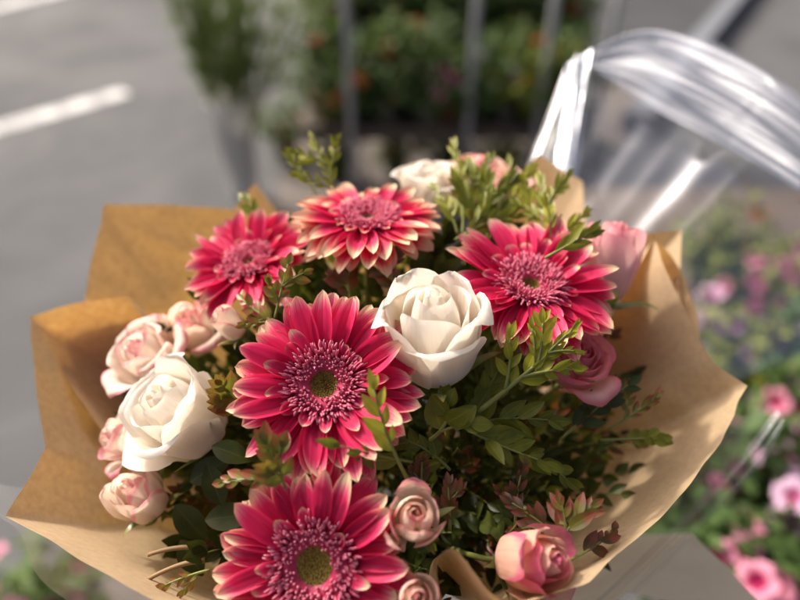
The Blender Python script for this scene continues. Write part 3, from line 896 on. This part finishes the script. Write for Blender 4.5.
def flat(name, pts, z, mat, kind='structure', label=None):
    mb = MB(); mb.add([(p[0], p[1], z) for p in pts], [tuple(range(len(pts)))])
    o = mb.build(name, mat, smooth=False); o['kind'] = kind
    if label:
        o['label'] = label
    return o
flat('road', [(-150, -150), (150, -150), (150, 150), (-150, 150)], 0, M_ROAD, label='grey asphalt road')
a = gp(140, 330); b = gp(285, 110); c_ = gp(300, 40)
p, q = gp(690, 62), gp(760, -25)
dv = (q - p).normalized()
ke, kn = p + dv * 7, p - dv * 4.2
flat('pavement', [(-.75, kn.y), (-.75, 1.0), (-.62, 1.8), (-.55, 2.4), (-.55, ke.y), (ke.x, ke.y), (kn.x, kn.y)], .004, M_PAVE, label='brownish tarmac under the flower stall')
def line(p, q, w, name='road_marking', label=None):
    p = Vector(p); q = Vector(q); dv = (q - p).normalized(); sd = Vector((-dv.y, dv.x, 0)) * w / 2
    return flat(name, [p - sd, q - sd, q + sd, p + sd], .004, M_LINE, label=label)
p, q = gp(126, 92), gp(-20, 134)
line(p, q + (q - p) * 1.2, .13, label='short white line across the road at the left')
p, q = gp(75, -12), gp(-30, 14)
line(p, q + (q - p) * 2, .17, label='white line at the top left corner')
# dark strip and pale kerb at the upper right
p, q = gp(690, 62), gp(760, -25)
dv = (q - p).normalized()
mb = MB()
mb.box((p + dv * 2.2 + Vector((0, 0, .06))), (.12, 7, .12), Matrix.Rotation(math.atan2(-dv.x, dv.y), 3, 'Z'))
o = mb.build('kerb', M_KERB, smooth=False); o['kind'] = 'structure'; o['label'] = 'pale kerb stone line at the upper right'
L_ = Vector((-dv.y, dv.x, 0))
pp = p - dv * .6 + L_ * .08; qq = p + dv * 6 + L_ * .08
flat('dark_ground_strip', [pp, qq, qq + L_ * 4.2, pp + L_ * 2.4], .008, M_GROUND_DARK, label='dark strip of ground beyond the stall')  # ground sheet in a darker colour, left of the kerb

# ------------------------------------------------------------------ background: plants
M_POT = mat_plain('dark_pot', (.03, .03, .032), .5)
M_TERRA = mat_plain('terracotta_pot', (.32, .12, .06), .7)
M_SOIL = mat_plain('potting_soil', (.03, .02, .014), .9)
M_METAL = mat_plain('galvanised_steel', (.46, .47, .48), .6, .1)
M_SHELF = mat_plain('weathered_shelf_wood', (.10, .075, .055), .7)
_t = NT('white_plastic'); M_WPLAST = _t.thin((.90, .90, .91), (.97, .97, .97), .6, .35, .4)
M_BGL = [mat_leaf('garden_leaf_dark', [(.035, .065, .018), (.06, .105, .028), (.09, .145, .04)], None, .7, .25, .6, .2),
         mat_leaf('garden_leaf_light', [(.06, .11, .03), (.10, .16, .045), (.15, .21, .07)], None, .7, .3, .6, .2),
         mat_leaf('garden_leaf_yellow', [(.12, .15, .02), (.20, .22, .03), (.28, .28, .05)], None, .7, .3, .6, .2)]
def mat_blossom(name, rim, eye):
    T = NT(name)
    c, u, v = uvnode(T)
    n = T.noise(c.outputs['Object'], 60, 2)
    k = T.math('ADD', v, T.math('MULTIPLY', T.math('SUBTRACT', n, .5), .15))
    col = T.ramp(k, [(.1, eye), (.35, eye), (.55, rim), (1, tuple(min(1, q * 1.08) for q in rim))])
    return T.thin(col, col, .3, .5, .2)
BL = {'red': mat_blossom('red_blossom', (.45, .02, .015), (.3, .01, .01)), 'orange': mat_blossom('orange_blossom', (.50, .17, .05), (.4, .06, .01)),
      'pink': mat_blossom('pink_blossom', (.66, .26, .36), (.40, .02, .10)), 'white': mat_blossom('white_blossom', (.78, .78, .74), (.7, .7, .4)),
      'mauve': mat_blossom('mauve_blossom', (.58, .38, .52), (.42, .10, .22)), 'yellow': mat_blossom('yellow_blossom', (.60, .45, .05), (.4, .25, .02))}

def blossom_mb(c, n, R, r):
    m = frame(n, r.uniform(0, 6))
    nu, nv = 30, 6
    P = np.zeros((nu, nv, 3)); V = np.zeros((nu, nv)); U = np.zeros((nu, nv))
    k_ = r.uniform(.85, 1.15)
    for i in range(nu):
        th = 2 * math.pi * i / nu
        lob = 1 - .16 * abs(math.cos(2.5 * th)) ** 6 + .03 * math.sin(9 * th)
        for j in range(nv):
            v = j / (nv - 1)
            rr = R * lob * (.08 + .92 * v)
            z = -R * .5 * (1 - v) ** 2 + .05 * R * math.sin(5 * th) * v - .12 * R * v ** 3 * k_
            P[i, j] = c + m @ Vector((rr * math.cos(th), rr * math.sin(th), z))
            V[i, j] = v; U[i, j] = i / nu
    mb = MB(); mb.grid(P, U, V, close=True)
    return mb

def potted(label, loc, pot_r, pot_h, fr, fh, colour, leafmat, nl, nb, bR, seed, group, potmat=None, leafL=.04, towards=None, name='potted_plant', cat='potted plant', shape='dome'):
    r = random.Random(seed)
    loc = Vector(loc)
    root = thing(name, label, cat, loc, None, 0, group)
    mb = MB(); mb.lathe([(.0001, .004), (pot_r * .72, .004), (pot_r * .78, .01), (pot_r * .97, pot_h * .86), (pot_r * 1.06, pot_h * .87), (pot_r * 1.06, pot_h), (pot_r * .98, pot_h), (pot_r * .95, pot_h * .9)], 24)
    mb.build('pot', potmat or M_POT, root)
    mb = MB(); mb.lathe([(pot_r * .96, pot_h * .9), (pot_r * .5, pot_h * .92), (.0001, pot_h * .93)], 20)
    mb.build('soil', M_SOIL, root)
    lf = MB(); st = MB()
    top = Vector((0, 0, pot_h * .9))
    lobes = [(Vector((r.uniform(-.5, .5) * fr, r.uniform(-.5, .5) * fr, pot_h + fh * r.uniform(-.12, .75))), fr * r.uniform(.35, .62)) for _ in range(12)]
    for c, rad in lobes:
        st.tube(curve3(top, top + (c - top) * .5 + Vector((0, 0, .02)), c, 6), .003, 5)
    for k in range(nl):
        c, rad = r.choice(lobes)
        v = Vector((r.gauss(0, 1), r.gauss(0, 1), r.gauss(0, 1))).normalized()
        p = c + v * rad * r.uniform(.35, 1.0) ** .6
        p.z = max(p.z, pot_h * .75)
        dv = (v + Vector((r.gauss(0, .5), r.gauss(0, .5), r.gauss(0, .4) + .1))).normalized()
        leaf(lf, p, dv, v + Vector((0, 0, .8)), leafL * r.uniform(.7, 1.2), leafL * r.uniform(.22, .32), .2, .6, r, 3, 5)
    st.build('stem', M_STEM, root)
    lf.build('foliage', leafmat, root)
    for k in range(nb):
        c, rad = r.choice(lobes)
        v = Vector((r.gauss(0, .8), r.gauss(0, .8) - .35, r.gauss(.5, .5))).normalized()
        p = c + v * rad * r.uniform(.95, 1.12)
        p.z = max(p.z, pot_h)
        n = (v * .7 + (CAM - loc - p).normalized() * .5).normalized() if towards else (v + Vector((0, 0, .3))).normalized()
        blossom_mb(p, n, bR * r.uniform(.8, 1.15), r).build('blossom', BL[colour], root)
    return root

# tiered flower stall
stall = thing('display_stand', 'grey steel tiered plant stand behind the bouquet', 'plant stand', (0.2, 2.75, 0))
def loc_(v): return v - Vector((0.2, 2.75, 0))
tiers = [(2.60, .30, -.42, .80), (2.98, .52, -.42, .84), (3.40, .74, -.45, .88)]
for (y, z, x0, x1) in tiers:
    mb = MB(); mb.box(loc_(Vector(((x0 + x1) / 2, y, z - .015))), (x1 - x0, .30, .03)); mb.box(loc_(Vector(((x0 + x1) / 2, y - .158, z + .005))), (x1 - x0, .012, .06))
    mb.build('shelf', M_SHELF, stall, smooth=False)
for px in (350, 470, 541, 598):
    v = at(px, 100, 1) - CAM
    x = v.x / v.y * 2.42
    mb = MB(); mb.tube([loc_(Vector((x, 2.42, 0))), loc_(Vector((x, 2.42, 1.9)))], .015, 12)
    mb.build('post', M_METAL, stall)
for x in (-.40, .78):
    mb = MB(); mb.tube([loc_(Vector((x, 2.5, .27))), loc_(Vector((x, 3.5, .27)))], .014, 8); mb.tube([loc_(Vector((x, 3.5, 0))), loc_(Vector((x, 3.5, .8)))], .016, 8)
    mb.build('brace', M_METAL, stall)

GS = 'potted plants on the steel stand'
ordw = ['first', 'second', 'third', 'fourth', 'fifth', 'sixth', 'seventh', 'eighth']
tw = ['lowest', 'middle', 'top']
cols = [['red', 'orange', 'red', 'pink', 'white', 'yellow', 'red'], ['pink', 'red', 'orange', 'white', 'red', 'orange', 'red'], ['white', 'red', 'orange', 'red', 'yellow', 'red', 'pink']]
lm = [[0, 0, 1, 0, 1, 2, 0], [1, 0, 0, 1, 0, 0, 1], [2, 1, 0, 0, 1, 0, 0]]
kk = 0
for ti, (y, z, x0, x1) in enumerate(tiers):
    n = 7
    for i in range(n):
        kk += 1
        x = x0 + .11 + (x1 - x0 - .22) * i / (n - 1) + rng.uniform(-.02, .02)
        potted(f'{cols[ti][i]}-flowered potted plant, {ordw[i]} from the left on the {tw[ti]} tier', (x, y + rng.uniform(-.03, .03), z), .075, .12, rng.uniform(.17, .23), rng.uniform(.20, .30), cols[ti][i],
               M_BGL[lm[ti][i]], 560, 7, .026, 300 + kk, GS, leafL=.05, potmat=M_TERRA if (i + ti) % 3 == 0 else M_POT)
# pots on the ground before the stand
for i, (px, py, col, lmx) in enumerate([(285, 168, 'red', 0), (335, 190, 'pink', 0), (395, 182, 'red', 1), (445, 190, 'white', 0), (505, 190, 'yellow', 2), (575, 195, 'red', 0)]):
    g = gp(px, py)
    potted(f'low dark pot with {["small red", "pink", "red", "white", "yellow", "deep red"][i]} flowers on the ground, {ordw[i]} from the white bucket', (g.x, g.y + .1, .004), .06, .09, .14, .16, col, M_BGL[lmx], 260, 7, .02, 400 + i, 'pots on the ground before the stand', leafL=.04)

# white bucket with tall greens
g = gp(246, 196)
bk = thing('flower_bucket', 'tall white plastic bucket on the road edge holding long green stems', 'bucket', (g.x, g.y, .004))
mb = MB(); mb.lathe([(.0001, .003), (.056, .003), (.060, .008), (.082, .43), (.088, .432), (.088, .445), (.080, .445), (.056, .02), (.0001, .015)], 32)
mb.build('body', M_WPLAST, bk)
gr = thing('cut_greenery', 'long narrow green stems fanning out of the white bucket', 'cut foliage', (g.x, g.y, .02))
st = MB(); lf = MB(); r = random.Random(3)
for i in range(52):
    a = r.uniform(0, 6.28); sp = r.uniform(.05, .42) * (1 if math.cos(a) > -.1 else .55)
    e = Vector((math.cos(a) * sp + .02, math.sin(a) * sp * .6, r.uniform(.70, 1.05)))
    s0 = Vector((math.cos(a) * .03, math.sin(a) * .03, .03)); m_ = Vector((math.cos(a) * .07, math.sin(a) * .07, .45))
    pts = curve3(s0, m_, e, 10)
    st.tube(pts, .003, 5)
    for k in range(16):
        p = pts[5 + int(k / 16 * 5)] if k < 15 else pts[-1]
        tg = (pts[-1] - pts[-3]).normalized()
        dv = (tg + Vector((r.gauss(0, .5), r.gauss(0, .5), r.gauss(0, .3)))).normalized()
        leaf(lf, p + tg * r.uniform(-.02, .02), dv, Vector((0, 0, 1)), r.uniform(.06, .11), .010, .2, .5, r, 3, 6)
st.build('stem', M_STEM, gr); lf.build('foliage', M_BGL[1], gr)

# bench of pale pink bedding plants close by on the right
bench = thing('plant_bench', 'wooden bench carrying the pink bedding plants on the right', 'bench', (.95, .95, 0))
M_WOOD = mat_plain('grey_wood', (.12, .09, .065), .7)
for k in range(6):
    mb = MB(); mb.box((-.42 + k * .168, 0, .40), (.155, 1.7, .03)); mb.build('slat', M_WOOD, bench, smooth=False)
for x in (-.45, .45):
    for y in (-.8, .8):
        mb = MB(); mb.box((x, y, .191), (.05, .05, .382)); mb.build('leg', M_WOOD, bench, smooth=False)
BP = [(735, 560, .86, 'pink', 0), (800, 520, .92, 'mauve', 0), (765, 450, 1.02, 'mauve', 0), (705, 440, 1.02, 'pink', 0), (840, 430, 1.08, 'pink', 1), (790, 370, 1.2, 'mauve', 1), (725, 350, 1.28, 'mauve', 2), (770, 285, 1.45, 'pink', 2), (720, 270, 1.55, 'orange', 2), (840, 300, 1.35, 'mauve', 0), (690, 520, .95, 'pink', 0)]
bl = ['front plant with rose pink blooms beside the pale paper corner', 'dark-leaved plant with mauve blooms at the front right', 'mauve-flowered plant behind the two front plants', 'pink-flowered plant by the long paper rim', 'pale leaved pink plant at the right edge',
      'light green plant with mauve blooms halfway along the bench', 'mauve-flowered plant beside the paper fold', 'pale pink plant towards the far end of the bench', 'orange-flowered yellow-green plant at the far end of the bench', 'dark mauve plant far back at the right edge', 'pink plant mostly hidden behind the bouquet wrap']
for i, (px, py, d, col, lmx) in enumerate(BP):
    p = at(px, py, d)
    potted(bl[i], (p.x, p.y, .4155), .065, .10, .12, .15, col, M_BGL[lmx], 330, 5 if col == 'orange' else 20, .0245, 600 + i, 'bedding plants on the bench', leafL=.04, towards=True, name='bedding_plant', cat='bedding plant')
g = gp(70, 640)  # added pot, imitates a faint pink reflection low on the left
potted('added pink-flowered pot standing in for a pink reflection under the left paper corner', (g.x, g.y, .004), .1, .14, .13, .16, 'pink', M_BGL[1], 150, 12, .035, 701, 'pots on the ground before the stand', leafL=.05)

# ------------------------------------------------------------------ light
sun_to = Vector((-.55, .54, .64)).normalized()
el = math.asin(sun_to.z); az = math.atan2(sun_to.x, sun_to.y)
w = bpy.data.worlds.new('World'); scene.world = w; w.use_nodes = True
nt = w.node_tree; nt.nodes.clear()
bg = nt.nodes.new('ShaderNodeBackground'); sky = nt.nodes.new('ShaderNodeTexSky'); out = nt.nodes.new('ShaderNodeOutputWorld')
sky.sky_type = 'NISHITA'; sky.sun_disc = False; sky.sun_elevation = el; sky.sun_rotation = az
sky.air_density = .32; sky.dust_density = 9.5; sky.ozone_density = 1.0
bg.inputs[1].default_value = .15
nt.links.new(sky.outputs[0], bg.inputs[0]); nt.links.new(bg.outputs[0], out.inputs[0])
sd = bpy.data.lights.new('sun', 'SUN'); sd.energy = 2.2; sd.angle = math.radians(3); sd.color = (1, .91, .77)
so = bpy.data.objects.new('sun', sd); COL.objects.link(so)
so.rotation_euler = sun_to.to_track_quat('Z', 'Y').to_euler(); so.location = sun_to * 20

cd = bpy.data.cameras.new('camera'); co = bpy.data.objects.new('camera', cd); COL.objects.link(co)
co.location = CAM; co.rotation_euler = (math.pi / 2 - PITCH, 0, 0)
cd.sensor_width = 36; cd.lens = FPX / 800 * 36; cd.clip_start = .01; cd.clip_end = 500
cd.dof.use_dof = True; cd.dof.focus_distance = .345; cd.dof.aperture_fstop = 2.4
scene.camera = co
scene.view_settings.view_transform = 'Standard'; scene.view_settings.look = 'None'
scene.view_settings.exposure = .82; scene.view_settings.gamma = 1
scene.cycles.use_denoising = True
scene.cycles.max_bounces = 10; scene.cycles.transparent_max_bounces = 16
